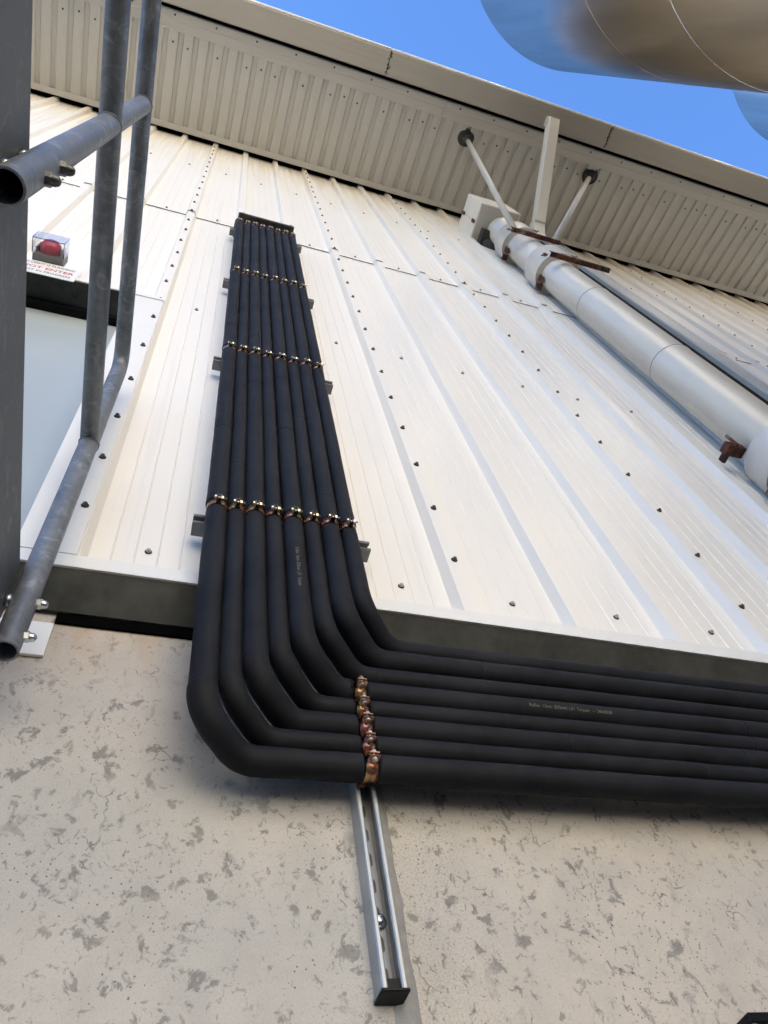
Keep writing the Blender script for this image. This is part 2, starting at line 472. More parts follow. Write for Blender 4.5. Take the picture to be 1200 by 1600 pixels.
for c in cols:
    xl = XR + COVER * c
    for tier in (0, 1):
        if tier == 0:
            z0, z1, e = (3.085 if c in (-2,) else ZB), ZLAP + .012, 0.0
        else:
            z0, z1, e = ZLAP + random.uniform(-.004, .004), ZTOP + .06, .0055
        zs = [z0 + (z1 - z0) * k / 24 for k in range(25)]
        b = MB(); pr = sheet_profile(xl, e); rows = []
        for k, z in enumerate(zs):
            rows.append(list(range(len(b.v), len(b.v) + len(pr))))
            for (x, y) in pr:
                w_ = .0016 * noise.noise((x * 3, z * 1.3, tier)) if 0 < k < 24 else 0
                wav = .0022 * noise.noise((x * 9, 4.5, tier * 7)) if (tier == 1 and k == 0) else 0
                b.v.append((x, y + w_ - abs(wav), z))
        for a, d in zip(rows, rows[1:]):
            for k in range(len(pr) - 1): b.face((a[k], a[k + 1], d[k + 1], d[k]))
        sheets[c, tier] = b.build('cladding_sheet', 'white cladding', bld)

# screws: hex head on a dome washer
def screw_mesh(name, mat, s=1.0):
    b = MB(); b.lathe((0, 0, 0), (0, -1, 0), [(.0088 * s, 0), (.0088 * s, .002 * s), (.0064 * s, .0036 * s), (.0001, .0036 * s)], 10, False)
    b.lathe((0, 0, 0), (0, -1, 0), [(.0052 * s, .0036 * s), (.0052 * s, .0082 * s), (.0044 * s, .0094 * s), (.0001, .0096 * s)], 6, False)
    me = b.mesh(name, mat); me.materials.append(M['washer dark'])
    for p in me.polygons:
        if p.index < 20: p.material_index = 1
    return me
SC_D = screw_mesh('screw', 'screw dark', 1.0); SC_W = screw_mesh('screw', 'screw white', .92)
def add_screw(me, sheet, x, y, z):
    o = inst(me, 'screw', sheet, (x, y, z)); o.rotation_euler = (0, random.uniform(0, 1), 0)
def pan_hidden(x, z):
    return (.06 < x < .44 and z < 4.8) or (x < -.16 and z < 3.1) or (2.15 < x < 2.75 and z < 7.9)
nsc = 0
for c in range(-2, 6):                                       # side-lap rows on the rib tops
    x = XR + COVER * c
    if x > 5.3: continue
    z = 1.535
    while z < 8.2:
        t = 0 if z < ZLAP else 1
        if not (x < -.16 and z < 3.1) and (c in (-1, 0, 1) or x < 2.3 or z > 3.4) and not (x < -1 and z < 4.2):
            add_screw(SC_D, sheets[(c - 1, t)], x + random.uniform(-.003, .003), 1 - RH - .0055 * t - .0012, z + random.uniform(-.006, .006)); nsc += 1
        z += .2612
for zi, z in enumerate((1.432, 3.165, 4.985, 6.85)):          # rows into the girts, middle of each pan
    for k in range(-6, 17):
        x = XR + PITCH * (k + .5) + random.uniform(-.006, .006)
        zz = z + random.uniform(-.012, .012)
        if pan_hidden(x, z) or (x > 2.6 and z < 3.5) or x < -1.7 or (z < 2 and x > 1.8): continue
        c = math.floor((x - XR) / COVER); t = 0 if zz < ZLAP else 1
        add_screw(SC_W, sheets[(c, t)], x, 1 - .0055 * t - .0002, zz); nsc += 1
# base flashing: white lip, dark underside, black strip painted as the shade of the gap
b = MB(); b.extrude_x([(.962, 1.283), (.962, 1.322), (.9985, 1.326), (1.2, 1.326), (1.2, 1.318), (.968, 1.316), (.968, 1.283)], -.30, 20); b.build('base_flashing', 'flashing white', bld)
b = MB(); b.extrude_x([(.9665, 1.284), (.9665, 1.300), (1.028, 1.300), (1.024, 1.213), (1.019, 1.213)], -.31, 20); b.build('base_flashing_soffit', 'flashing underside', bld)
b = MB(); b.extrude_x([(1.0235, 1.187), (1.0235, 1.2125), (1.0285, 1.2125), (1.0285, 1.187)], -.175, 20); b.build('gap_shade', 'dark void', bld)
b = MB(); b.box(-.42, -.1745, 1.0215, 1.0275, 1.092, 1.180); b.build('patch_plate', 'flashing white', bld)

# door with its flashings
door = MB(); door.box(-1.02, -.2, 1.095, 1.14, 1.17, 3.09).build('door_leaf', 'door paint')
door = bpy.data.objects['door_leaf']; door.name = 'door'; door.parent = bld; door['_b'] = (0, 0, 0)
door.location = Vector((0, 0, 0)) - Vector(bld['_b'])
b = MB(); b.box(-1.0, -.30, 1.062, 1.0945, 3.035, 3.075); b.build('door_seal', 'black rubber', door)
b = MB()                                                     # jamb flashing, folded
b.extrude_z([(-.166, .968), (-.166, .9635), (-.2835, .9635), (-.2835, 1.16), (-.280, 1.16), (-.280, .967), (-.169, .967)], [1.3275, 3.072], True, True)
jamb = b.build('jamb_flashing', 'flashing white', bld)
b = MB(); b.extrude_x([(.9595, 3.073), (.9595, 3.098), (.9635, 3.098), (1.0, 3.112), (1.12, 3.112), (1.12, 3.0765), (.9635, 3.0765), (.9635, 3.073)], -1.2, -.164); b.build('head_flashing', 'flashing white', bld)
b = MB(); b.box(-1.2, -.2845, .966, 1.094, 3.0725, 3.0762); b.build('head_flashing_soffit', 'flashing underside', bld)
for z in (2.86, 2.55, 2.25, 1.98, 1.74, 1.51):
    inst(SC_D, 'screw', jamb, (-.183, .9634, z))
inst(screw_mesh('plug', 'washer dark', 1.3), 'plug', bpy.data.objects['head_flashing_soffit'], (-.49, 1.02, 3.0722), (math.pi / 2, 0, 0))

# soffit sheets following the roof fall
SP = .1325
def soffit_prof():
    return [(0, 0), (.080, 0), (.090, .022), (.123, .022), (SP, 0)]
Y_IN, Y_OUT = .925, .118
nrib = 6; nsheet = 13; X0 = .118 - SP * nrib * 4 + .083
SCS = screw_mesh('screw', 'soffit screw', 1.0)
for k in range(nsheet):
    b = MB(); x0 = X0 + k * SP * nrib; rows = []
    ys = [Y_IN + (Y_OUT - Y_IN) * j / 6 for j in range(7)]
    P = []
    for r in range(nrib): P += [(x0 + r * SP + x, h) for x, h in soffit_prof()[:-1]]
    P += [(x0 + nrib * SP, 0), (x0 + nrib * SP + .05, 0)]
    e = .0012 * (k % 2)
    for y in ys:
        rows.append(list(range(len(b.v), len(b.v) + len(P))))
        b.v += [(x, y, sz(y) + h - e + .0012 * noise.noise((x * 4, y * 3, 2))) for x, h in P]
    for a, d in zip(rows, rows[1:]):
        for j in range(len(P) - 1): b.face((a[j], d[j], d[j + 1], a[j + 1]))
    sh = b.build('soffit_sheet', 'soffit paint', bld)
    for r in range(nrib):
        if r in (0, 2, 4) or r == 5:
            yy = .245 if r != 5 else .225
            inst(SCS, 'screw', sh, (x0 + r * SP + .042, yy, sz(yy) - e - .0005), (math.pi / 2, 0, 0))
XA, XB = X0, X0 + nsheet * SP * nrib
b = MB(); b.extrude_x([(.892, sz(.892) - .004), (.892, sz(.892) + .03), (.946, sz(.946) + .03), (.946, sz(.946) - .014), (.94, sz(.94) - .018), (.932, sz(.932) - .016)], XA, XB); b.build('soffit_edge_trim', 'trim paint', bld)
b = MB(); b.box(XA, XB, .947, 1.3, ZTOP + .07, ZTOP + .10); b.build('eave_shade_closure', 'dark void', bld)  # closes the eave; near-black colour stands for the deep shade there
tj = [XA, -1.2, 1.86, 4.93, XB]
for a, d in zip(tj, tj[1:]):
    yo = lambda y, dz: (y, sz(y) - dz)
    b = MB(); b.extrude_x([yo(.135, .003), yo(.133, .006), yo(.056, .008), yo(.052, .020), yo(.040, .022), yo(-.004, .022), yo(-.016, .018), yo(-.020, .004), yo(-.020, -.05), yo(.135, -.02)], a + .0015, d - .0015)
    f = b.build('fascia_trim', 'trim paint', bld)
    x = a + .15
    while x < d - .05:
        if -1.5 < x < 7: inst(SCS, 'screw', f, (x, .018, sz(.018) - .0222), (math.pi / 2, 0, 0))
        x += .36
b = MB(); b.box(XA, XB, -.046, -.0215, 8.075, 8.30); b.build('fascia_gap_shade', 'dark void', bld)  # near-black filler: shade of the gap behind the gutter put into the colour
# box gutter in lengths, with a rolled front lip
GZ = 8.035
gj = [XA, 1.213, 3.53, 6.1, XB]
gut = None
for a, d in zip(gj, gj[1:]):
    b = MB()
    prof = [(-.048, GZ + .17), (-.048, GZ + .006), (-.054, GZ), (-.250, GZ + .004), (-.262, GZ + .012), (-.268, GZ + .15), (-.264, GZ + .15), (-.256, GZ + .016), (-.056, GZ + .008), (-.053, GZ + .17)]
    b.extrude_x(prof, a + .003, d - .003); gs = b.build('gutter_section', 'gutter paint', bld)
    b = MB(); b.sweep([(a + .003, -.268, GZ + .016), (d - .003, -.268, GZ + .016)], .010, 10); b.build('gutter_lip', 'flashing white', gs)
    if d < 7:                                                # joint: dark mastic squeezed out of the seam
        b = MB()
        for k in range(26):
            y = -.06 - .19 * random.random() ** .8; x = d + random.gauss(0, .007); r = random.uniform(.004, .010)
            b.lathe((x, y, GZ + .003), (0, 0, -1), [(r, 0), (r * .8, .004), (r * .3, .006), (.0001, .0065)], 7)
        b.box(d - .0028, d + .0028, -.256, -.052, GZ - .0015, GZ + .004)
        b.build('joint_mastic', 'hanger grey', gs)

# ------------------------------------------------------------------ strut channels
U = .0366
def channel(axis, a, b_, c1, yf, slots=True):
    """lipped channel open towards the viewer. axis 'x' runs a..b_ at z=c1, axis 'z' runs a..b_ at x=c1"""
    h = U / 2; t = .0024; d = U; lip = .0085; rl = .0062
    o = [(-h, yf + rl), (-h, yf + d), (h, yf + d), (h, yf + rl)]
    out = [(-h + lip, yf + rl * 1.25), (-h + lip, yf + .0015), (-h + lip - .002, yf), (-h + .002, yf), (-h, yf + .002), (-h, yf + d), (h, yf + d), (h, yf + .002), (h - .002, yf), (h - lip + .002, yf), (h - lip, yf + .0015), (h - lip, yf + rl * 1.25)]
    inn = [(h - lip + t, yf + rl * 1.25), (h - lip + t, yf + t + .0005), (h - t, yf + t + .0005), (h - t, yf + d - t), (-h + t, yf + d - t), (-h + t, yf + t + .0005), (-h + lip - t, yf + t + .0005), (-h + lip - t, yf + rl * 1.25)]
    pr = out + inn; b = MB(); n = len(pr); rows = []
    for q in (a, b_):
        rows.append(list(range(len(b.v), len(b.v) + n)))
        b.v += [(q, y, c1 + u) if axis == 'x' else (c1 + u, y, q) for u, y in pr]
    for k in range(n):
        f = (rows[0][k], rows[0][(k + 1) % n], rows[1][(k + 1) % n], rows[1][k]); b.face(f if axis == 'z' else f[::-1])
    return b
def slot_mesh(axis):
    b = MB(); L, W = .0125, .0062; P = []
    for k in range(14):
        a = math.pi * k / 13 if k < 7 else 0
    for k in range(8):
        a = -math.pi / 2 + math.pi * k / 7; P.append((W * math.cos(a) * 0 + W * math.sin(a), L - W + W * math.cos(a)))
    for k in range(8):
        a = math.pi / 2 + math.pi * k / 7; P.append((W * math.sin(a), -(L - W) + W * math.cos(a)))
    i = len(b.v); b.v += [(p, 0, q) if axis == 'z' else (q, 0, p) for p, q in P]; b.face(range(i, i + len(P)))
    return b.mesh('slot', 'slot shade')
ZC = [1.485, 2.50, 3.50, 4.58]; YSF = .9325
names = ['lowest of the four zinc strut rails behind the vertical black pipes', 'second lowest zinc strut rail behind the vertical black pipes',
         'third zinc strut rail from the bottom behind the vertical black pipes', 'topmost zinc strut rail at the upper end of the black pipes']
for z, lab in zip(ZC, names):
    t = thing('strut_channel', (.255, .95, z), lab, 'strut', 'strut rails behind the riser pipes')
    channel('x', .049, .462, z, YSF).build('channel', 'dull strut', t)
    for x in (XR - 2 * PITCH, XR - PITCH):
        b = MB(); b.lathe((x, YSF + U - .0026, z), (0, -1, 0), [(.0105, 0), (.0105, .002), (.006, .002)], 14); b.lathe((x, YSF + U - .0026, z), (0, -1, 0), [(.0062, .002), (.0062, .007), (.0001, .0075)], 6, False); b.build('fixing_bolt', 'zinc bright', t)
YWF = YC - U; XS = .384
slotZ = slot_mesh('z')
t = thing('strut_channel', (XS, YC, .51), 'zinc strut rail bolted upright on the concrete below the black pipes', 'strut')
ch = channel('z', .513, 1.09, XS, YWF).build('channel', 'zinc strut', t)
z = .545
while z < 1.0:
    inst(slotZ, 'slot', ch, (XS - .0005, YC - .0031, z)); z += .0442
b = MB(); b.box(XS - U / 2 - .0018, XS + U / 2 + .0018, YWF - .0022, YC - .001, .508, .5128, .001); b.box(XS - U / 2 + .0032, XS + U / 2 - .0032, YWF + .006, YC - .006, .5128, .528); b.build('end_cap', 'black plastic', t)
b = MB(); b.lathe((XS + .001, YC - .0035, .622), (0, -1, 0), [(.0125, 0), (.0125, .002), (.0065, .0022)], 20); b.lathe((XS + .001, YC - .0035, .622), (0, -1, 0), [(.0066, .002), (.0066, .008), (.0052, .0092), (.0001, .0096)], 6, False); b.build('anchor_bolt', 'zinc bright', t)
t = thing('strut_channel', (.938, YC, -.4), 'capped strut rail end cut off at the bottom right corner', 'strut')
channel('z', -.4, .470, .938, YWF - .004).build('channel', 'zinc strut', t)
b = MB(); b.box(.938 - U / 2 - .003, .938 + U / 2 + .003, YWF - .0075, YC - .001, .462, .476, .0015); b.build('end_cap', 'black plastic', t)

# ------------------------------------------------------------------ eight insulated pipes
RL, RS = .0240, .0203
XP = [.0948, .1372, .1800, .2222, .2672, .3105, .3545, .3990]
YR, YH = .9015, .965
el = [42.5, 43.75, 45.21, 46.33, 47.70, 48.80, 50.19, 51.03]
place = ['outermost black insulated pipe, lowest of the horizontal run and leftmost riser', 'second black insulated pipe from the bottom, second riser from the left',
         'third black insulated pipe from the bottom, third riser from the left', 'fourth black insulated pipe from the bottom, fourth riser from the left',
         'black insulated pipe with faint printed lettering, fifth riser from the left', 'sixth black insulated pipe from the bottom, third riser from the right',
         'seventh black insulated pipe from the bottom, second riser from the right', 'innermost black insulated pipe, topmost under the cladding and rightmost riser']
XEND = 2.75
CLAMP_G = .0128
def clamp_parts(pipe, c, axis, r, yback, lab=None):
    """strut clamp: two bent straps round the bare gap, ears at the front, bolt through the ears"""
    c = Vector(c); w_ = .0112; rc = r * .90; t_ = .0022
    A = Vector((0, 0, 1)) if axis == 'z' else Vector((1, 0, 0))       # pipe direction
    B = Vector((1, 0, 0)) if axis == 'z' else Vector((0, 0, 1))       # across, along the strut
    F = Vector((0, -1, 0))
    straps = []
    for s in (-1, 1):
        b = MB(); line = [c + B * (s * .0035) + F * (rc + .0150)]
        n = 12
        for k in range(n + 1):
            a = math.radians(12 + 150 * k / n); line.append(c + B * (s * rc * math.sin(a)) + F * (rc * math.cos(a)))
        line.append(Vector((c.x, yback + .006, c.z)) + B * (s * rc * .45))
        nrm = []
        for k in range(len(line)):
            d = (line[min(k + 1, len(line) - 1)] - line[max(k - 1, 0)]).normalized(); nrm.append(d.cross(A).normalized() * t_ / 2)
        for k, p in enumerate(line):
            ww = w_ * (.78 if k == 0 else 1)
            for q, sg in ((-1, -1), (1, -1), (1, 1), (-1, 1)): b.v.append(tuple(p + A * (q * ww) + nrm[k] * sg))
        for k in range(len(line) - 1):
            for j in range(4): b.face((4 * k + j, 4 * k + (j + 1) % 4, 4 * k + 4 + (j + 1) % 4, 4 * k + 4 + j), j in (0, 2))
        b.face((0, 3, 2, 1)); i = 4 * (len(line) - 1); b.face((i, i + 1, i + 2, i + 3))
        straps.append(b)
    o = straps[0]
    i0 = len(o.v); o.v += straps[1].v; o.f += [tuple(i0 + k for k in f) for f in straps[1].f]; o.sm += straps[1].sm
    cl = o.build('clamp', 'clamp', pipe)
    q = c + F * (rc + .0088)
    b = MB(); b.cyl(q - B * .010, q + B * .0165, .0026, 8); b.lathe(q - B * .006, -B, [(.0055, 0), (.0055, .0035), (.0001, .0042)], 10, False); b.lathe(q + B * .0052, B, [(.0056, 0), (.0056, .0045), (.003, .005)], 6, False)
    b.build('bolt', 'brass passivate', cl)
def sleeve(path, r, seed, flare0=1.0, flare1=1.0, n=26):
    """foam tube: uneven thickness, glued butt joints, soft dents, rounded cut ends"""
    path = [Vector(p) for p in path]
    L = [0.0]
    for a, b in zip(path, path[1:]): L.append(L[-1] + (b - a).length)
    tot = L[-1]; rnd = random.Random(int(seed * 1000) + 17)
    joints = []; q = rnd.uniform(.15, .9)
    while q < tot - .08: joints.append((q, rnd.uniform(-.035, .035))); q += rnd.uniform(.35, 1.1)
    marks = sorted([L[0]] + [m + d for m, _ in joints for d in (-.006, -.0022, -.0008, .0008, .0022, .006)])
    pts = list(zip(L, path))
    for m in marks[1:]:
        for k in range(len(L) - 1):
            if L[k] < m < L[k + 1]: pts.append((m, path[k].lerp(path[k + 1], (m - L[k]) / (L[k + 1] - L[k])))); break
    pts.sort(key=lambda t: t[0]); L = [t[0] for t in pts]; path = [t[1] for t in pts]
    bend = [0.0] * len(path)
    for k in range(1, len(path) - 1):
        a, b = path[k] - path[k - 1], path[k + 1] - path[k]
        if a.length > 1e-6 and b.length > 1e-6: bend[k] = min(1, a.angle(b, 0) * 7)
    bsm = [max(bend[max(0, k - 3):k + 4]) for k in range(len(bend))]; bsm = [sum(bsm[max(0, k - 4):k + 5]) / len(bsm[max(0, k - 4):k + 5]) for k in range(len(bsm))]
    def rf(k, t):
        s = L[k]; e0, e1 = s, tot - s
        rr = r * (1 + .03 * noise.noise((s * 2.2 + seed * 5, seed, 0)) + .014 * noise.noise((s * 9, seed * 3, 4)))
        rr *= 1 + .12 * bsm[k]
        for m, st in joints:
            d = s - m
            if abs(d) < .0085: rr *= 1 - .055 * max(0, 1 - abs(d) / .0022)
            if 0 < d < .12: rr *= 1 + st * (1 - d / .12)
        rr *= 1 + (flare0 - 1) * math.exp(-e0 / .035) + (flare1 - 1) * math.exp(-e1 / .035)
        for e in (e0, e1):
            if e < .006: rr *= .80 + .20 * math.sqrt(max(0, 1 - (1 - e / .006) ** 2))
        return rr
    def dent(p, k):
        d = .016 * noise.noise(p * 23 + Vector((seed, 0, 0))) + .010 * noise.noise(p * 55 + Vector((0, seed, 0)))
        return d + bend[k] * .022 * noise.noise(Vector((p.x * 60, p.y * 30, p.z * 90 + seed)))
    b = MB(); b.sweep(path, rf, n, True, True, dent); return b
def seg_path(a, b_, step=.014):
    a, b_ = Vector(a), Vector(b_); n = max(6, int((b_ - a).length / step)); d = (b_ - a).normalized()
    core = [a.lerp(b_, k / n) for k in range(n + 1)]
    return [a, a + d * .0015, a + d * .0035, a + d * .006] + core[1:-1] + [b_ - d * .006, b_ - d * .0035, b_ - d * .0015, b_]
def wob(path, seed, amp=.0016):
    out = []
    for k, p in enumerate(path):
        f = min(1, k / 6, (len(path) - 1 - k) / 6)
        out.append(p + Vector((noise.noise((p.z * 2.3, p.x * 2.3, seed)), noise.noise((p.z * 2.3 + 9, p.x * 2.3, seed)) * .4, noise.noise((p.x * 2.1 + 5, p.z * 2, seed)) * (1 if abs(p.y - YH) < .02 else 0))) * amp * f)
    return out
from math import atan, asin, tan, radians
ZH = []
for i in range(8):
    r = RL if i % 2 == 0 else RS; th = radians(el[i])
    r = .0232 if i % 2 == 0 else .0190
    for _ in range(6):
        dist = YH / math.cos(th); th = radians(el[i]) - asin(r / dist)
    ZH.append(YH * tan(th))
print('ZH', [round(z, 4) for z in ZH])
DX = [.074, .070, .070, .070, .070, .072, .068, .066]
DZ = [.036, .038, .041, .044, .048, .052, .056, .060]
for i in range(8):
    r = RL if i % 2 == 0 else RS; x = XP[i]; zh = ZH[i]
    p = thing('insulated_pipe', (x, YR, zh), place[i], 'pipe', 'bundle of eight insulated pipes')
    # bare copper line inside the gaps
    ztop = 4.668 + .008 * (i % 2)
    zl = zh - .009; hz = lambda xx: zl + (xx - x) * .0125
    full = fillet([(x, 1.0, ztop), (x, YR, ztop), (x, YR, zl + DZ[i]), (x + DX[i], YH, hz(x + DX[i])), (XEND, YH, hz(XEND))], [.045, .05, .05], 10)
    core = MB(); core.sweep(full, r * .62, 12); core.build('inner_line', 'black rubber', p)
    # foam sleeves between the clamps
    topz = ZC[3] + CLAMP_G
    pth = fillet([(x, .997, ztop), (x, YR, ztop), (x, YR, topz)], [.038], 10, .012)
    sleeve(pth, r * .97, i + .3).build('foam_sleeve', 'foam', p)
    for k in (3, 2, 1):
        a, b2 = ZC[k] - CLAMP_G, ZC[k - 1] + CLAMP_G
        sleeve(wob(seg_path((x, YR, a), (x, YR, b2)), i * 3.1 + k), r * .985, i * 2.7 + k * 1.3, 1.0, 1.05 + .03 * random.random()).build('foam_sleeve', 'foam', p)
    hclamp = i < 5
    xe = XS - CLAMP_G if hclamp else XEND
    b3 = fillet([(x, YR, ZC[0] - CLAMP_G), (x, YR, zl + DZ[i]), (x + DX[i], YH, hz(x + DX[i])), (xe, YH, hz(xe))], [.066, .064], 16, .012)
    d0 = Vector((0, 0, -1))
    b3 = [b3[0], b3[0] + d0 * .0015, b3[0] + d0 * .0035, b3[0] + d0 * .006] + b3[1:]
    if hclamp:
        e = b3[-1]; b3 = b3[:-1] + [e - Vector((.006, 0, 0)), e - Vector((.0035, 0, 0)), e - Vector((.0015, 0, 0)), e]
    sl0 = sleeve(wob(b3, i * 1.7, .0014), r * 1.0, i * 4.1, .96, 1.0); s0 = sl0.build('foam_sleeve', 'foam', p)
    if hclamp:
        sleeve(wob(seg_path((XS + CLAMP_G, YH, hz(XS)), (XEND, YH, hz(XEND))), i * 5.3, .0022), r * 1.0, i * 6.1 + 2).build('foam_sleeve', 'foam', p)
        clamp_parts(p, (XS, YH, hz(XS)), 'x', r, YWF)
    for k in range(4):
        clamp_parts(p, (x, YR, ZC[k]), 'z', r, YSF)
# dark weather cover where the pipes enter the wall
t = thing('penetration_cover', (.245, .95, 4.70), 'dark weathered cover strip over the top ends of the black pipes', 'cover')
b = MB(); b.box(.084, .412, .868, .9985, 4.742, 4.764, .004); b.build('cover_plate', 'hanger grey', t)
b = MB(); b.box(.094, .402, .955, .9975, 4.66, 4.7415); b.build('foam_backing', 'black rubber', t)
for x in (.108, .392):
    b = MB(); b.lathe((x, .8675, 4.753), (0, -1, 0), [(.007, 0), (.007, .004), (.0001, .005)], 6, False); b.build('bolt', 'brass passivate', t)

# ------------------------------------------------------------------ lettering
def text_mesh(body, size, bold=0.0):
    cu = bpy.data.curves.new('txt', 'FONT'); cu.body = body; cu.size = size; cu.resolution_u = 2; cu.offset = bold
    to = bpy.data.objects.new('txt', cu); COL.objects.link(to)
    dg = bpy.context.evaluated_depsgraph_get(); me = bpy.data.meshes.new_from_object(to.evaluated_get(dg))
    bpy.data.objects.remove(to); vs = [v.co.copy() for v in me.vertices]; fs = [tuple(p.vertices) for p in me.polygons]
    bpy.data.meshes.remove(me); return vs, fs
def flat_text(body, size, x_right, y, z, mat, parent, name, sx=1.0, bold=0.0):
    vs, fs = text_mesh(body, size, bold); xm = max(v.x for v in vs)
    b = MB(); b.v = [(x_right + (v.x - xm) * sx, y, z + v.y) for v in vs]; b.f = fs; b.sm = [False] * len(fs)
    return b.build(name, mat, parent)
# printed line on the fifth pipe
p5 = [o for o in bpy.data.objects if o.get('label') == place[4]][0]
vs_, fs_ = text_mesh('Kaiflex  13mm  Ø35mm  L71  Terpaan  - -  24060038', .0105)
b = MB(); zc, r_ = ZH[4], RL * 1.045
for v in vs_:
    a = radians(-24) - v.y / r_ * -1
    xx = .728 + v.x * .82; b.v.append((xx, YH - r_ * math.cos(a), zc - .009 + (xx - XP[4]) * .0125 + r_ * math.sin(a)))
b.f = fs_; b.sm = [False] * len(fs_); b.build('printed_line', 'pipe print', p5)
vs_, fs_ = text_mesh('Kaiflex  13mm  Ø35mm  L71  Terpaan', .0105)
b = MB()
for v in vs_:
    a = radians(-12) + v.y / r_
    b.v.append((XP[4] + r_ * math.sin(a), YR - r_ * math.cos(a), 1.345 - v.x * .82))
b.f = [f[::-1] for f in fs_]; b.sm = [False] * len(fs_); b.build('printed_line', 'pipe print', p5)

# ------------------------------------------------------------------ warning sign and beacon over the door
t = thing('warning_sign', (-.63, .955, 3.03), 'white warning sign with red and dark capitals above the door', 'sign')
b = MB(); b.box(-.765, -.494, .9545, .9575, 3.03, 3.186); b.build('sign_plate', 'sign white', t)
flat_text('WHEN LIGHT IS FLASHING', .030, -.512, .9538, 3.146, 'lettering dark', t, 'lettering', .62, .0003)
flat_text('DO NOT ENTER', .038, -.508, .9538, 3.095, 'lettering red', t, 'lettering', .90, .0006)
flat_text('TEST IN PROGRESS', .030, -.512, .9538, 3.052, 'lettering dark', t, 'lettering', .68, .0003)
b = MB(); b.box(-.765, -.70, .9578, .97, 3.034, 3.18); b.box(-.56, -.54, .9578, .97, 3.034, 3.18); b.build('sign_rail', 'hanger grey', t)
t = thing('warning_beacon', (-.62, .95, 3.2), 'red warning beacon in a clear box above the warning sign', 'beacon')
b = MB(); b.box(-.678, -.564, .928, .966, 3.195, 3.290, .003); b.build('base_box', 'beacon base', t)
bx = MB(); x0, x1, y0, y1, z0, z1 = -.680, -.562, .868, .9275, 3.193, 3.292; q = .003
bx.box(x0, x1, y0, y0 + q, z0, z1); bx.box(x0, x0 + q, y0 + q + .0002, y1, z0, z1); bx.box(x1 - q, x1, y0 + q + .0002, y1, z0, z1)
bx.box(x0 + q + .0002, x1 - q - .0002, y0 + q + .0002, y1, z0, z0 + q); bx.box(x0 + q + .0002, x1 - q - .0002, y0 + q + .0002, y1, z1 - q, z1)
bx.build('clear_cover', 'clear', t)
b = MB(); b.lathe((-.621, .9278, 3.242), (0, -1, 0), [(.040, 0), (.040, .016), (.037, .032), (.026, .043), (.012, .048), (.0001, .049)], 28); b.build('red_lens', 'red lens', t)
for x in (-.665, -.577):
    b = MB(); b.box(x - .002, x + .002, .905, .9275, 3.205, 3.28); b.build('bracket', 'beacon base', t)

# ------------------------------------------------------------------ platform beam and guard rail on the left
TR = .0212
def rx(y): return -.207 - (.887 - y) * (.022 / .678)           # the rail runs very slightly out of square
t = thing('platform_beam', (-.27, .5, 1.0), 'dark galvanised steel beam of the platform along the left edge', 'beam')
b = MB()
ya, yb = .905, -4.0
def fx(y): return rx(y) - TR - .0085
n_ = 12; prof = [(0, 1.163), (0, .915), (-.07, .915), (-.07, .925), (-.010, .928), (-.010, 1.150), (-.07, 1.153), (-.07, 1.163)]
rows = []
for k in range(n_ + 1):
    y = ya + (yb - ya) * k / n_; rows.append(list(range(len(b.v), len(b.v) + len(prof)))); b.v += [(fx(y) + dx, y, z + .006 * (ya - y) / .9) for dx, z in prof]
for a, c in zip(rows, rows[1:]):
    for k in range(len(prof)): b.face((a[k], a[(k + 1) % len(prof)], c[(k + 1) % len(prof)], c[k]))
b.face(rows[0][::-1]); b.face(rows[-1]); b.build('channel_beam', 'galvanised beam', t)
b = MB()
for k in range(36):
    y = .88 - k * .12; b.box(fx(y) - 1.1, fx(y) - .073, y - .004, y + .004, 1.128, 1.160)
b.build('grating_bars', 'galvanised beam', t)
t = thing('guard_rail', (-.21, .5, .95), 'galvanised tube guard rail with two uprights and two rails beside the door', 'guard rail')
Y1, Y2, Y3 = .887, .209, -1.0
ZM, ZT = 1.662, 2.165
def slope(y): return -.02 * (.887 - y) / .68
top = fillet([(rx(Y1), Y1, .948), (rx(Y1), Y1, ZT), (rx(Y3), Y3, ZT + slope(Y3) * .6)], [.055], 12)
b = MB(); b.sweep(top, TR, 28, False)
b.sweep([top[0], top[0] + Vector((0, 0, .25))], TR * .84, 28, False); b.lathe(top[0], (0, 0, 1), [(TR, 0), (TR * .84, 0)], 28)
b.build('top_rail', 'galvanised tube', t)
b = MB(); b.sweep([(rx(Y1), Y1 - .004, ZM), (rx(Y3), Y3, ZM + slope(Y3) * .6)], TR, 28); mid = b.build('middle_rail', 'galvanised tube', t)
b = MB(); zb = .935; ztp = ZT + slope(Y2)
b.sweep([(rx(Y2), Y2, zb), (rx(Y2), Y2, ztp)], TR, 32, False); b.sweep([(rx(Y2), Y2, zb), (rx(Y2), Y2, zb + .25)], TR * .86, 32, False)
b.lathe((rx(Y2), Y2, zb), (0, 0, 1), [(TR, 0), (TR * .86, 0)], 32); b.build('stanchion', 'galvanised tube', t)
for (yy, zz) in ((Y1, ZM), (Y2, ZM + slope(Y2)), (Y2, ztp)):     # weld beads where the tubes meet
    b = MB(); pts = []
    for k in range(25):
        a = 2 * math.pi * k / 24; q = Vector((math.cos(a) * TR * 1.03, 0, 0)); xx = math.cos(a) * TR * 1.02; yv = math.sin(a) * TR * 1.02
        pts.append((rx(yy) + xx, yy + yv, zz - math.sqrt(max(0, TR * TR * 1.06 - xx * xx)) - .0005))
    b.sweep(pts, lambda k, tt: .0022 + .0007 * noise.noise((k * 1.7, yy, zz)), 6, False); b.build('weld_bead', 'galvanised tube', t)
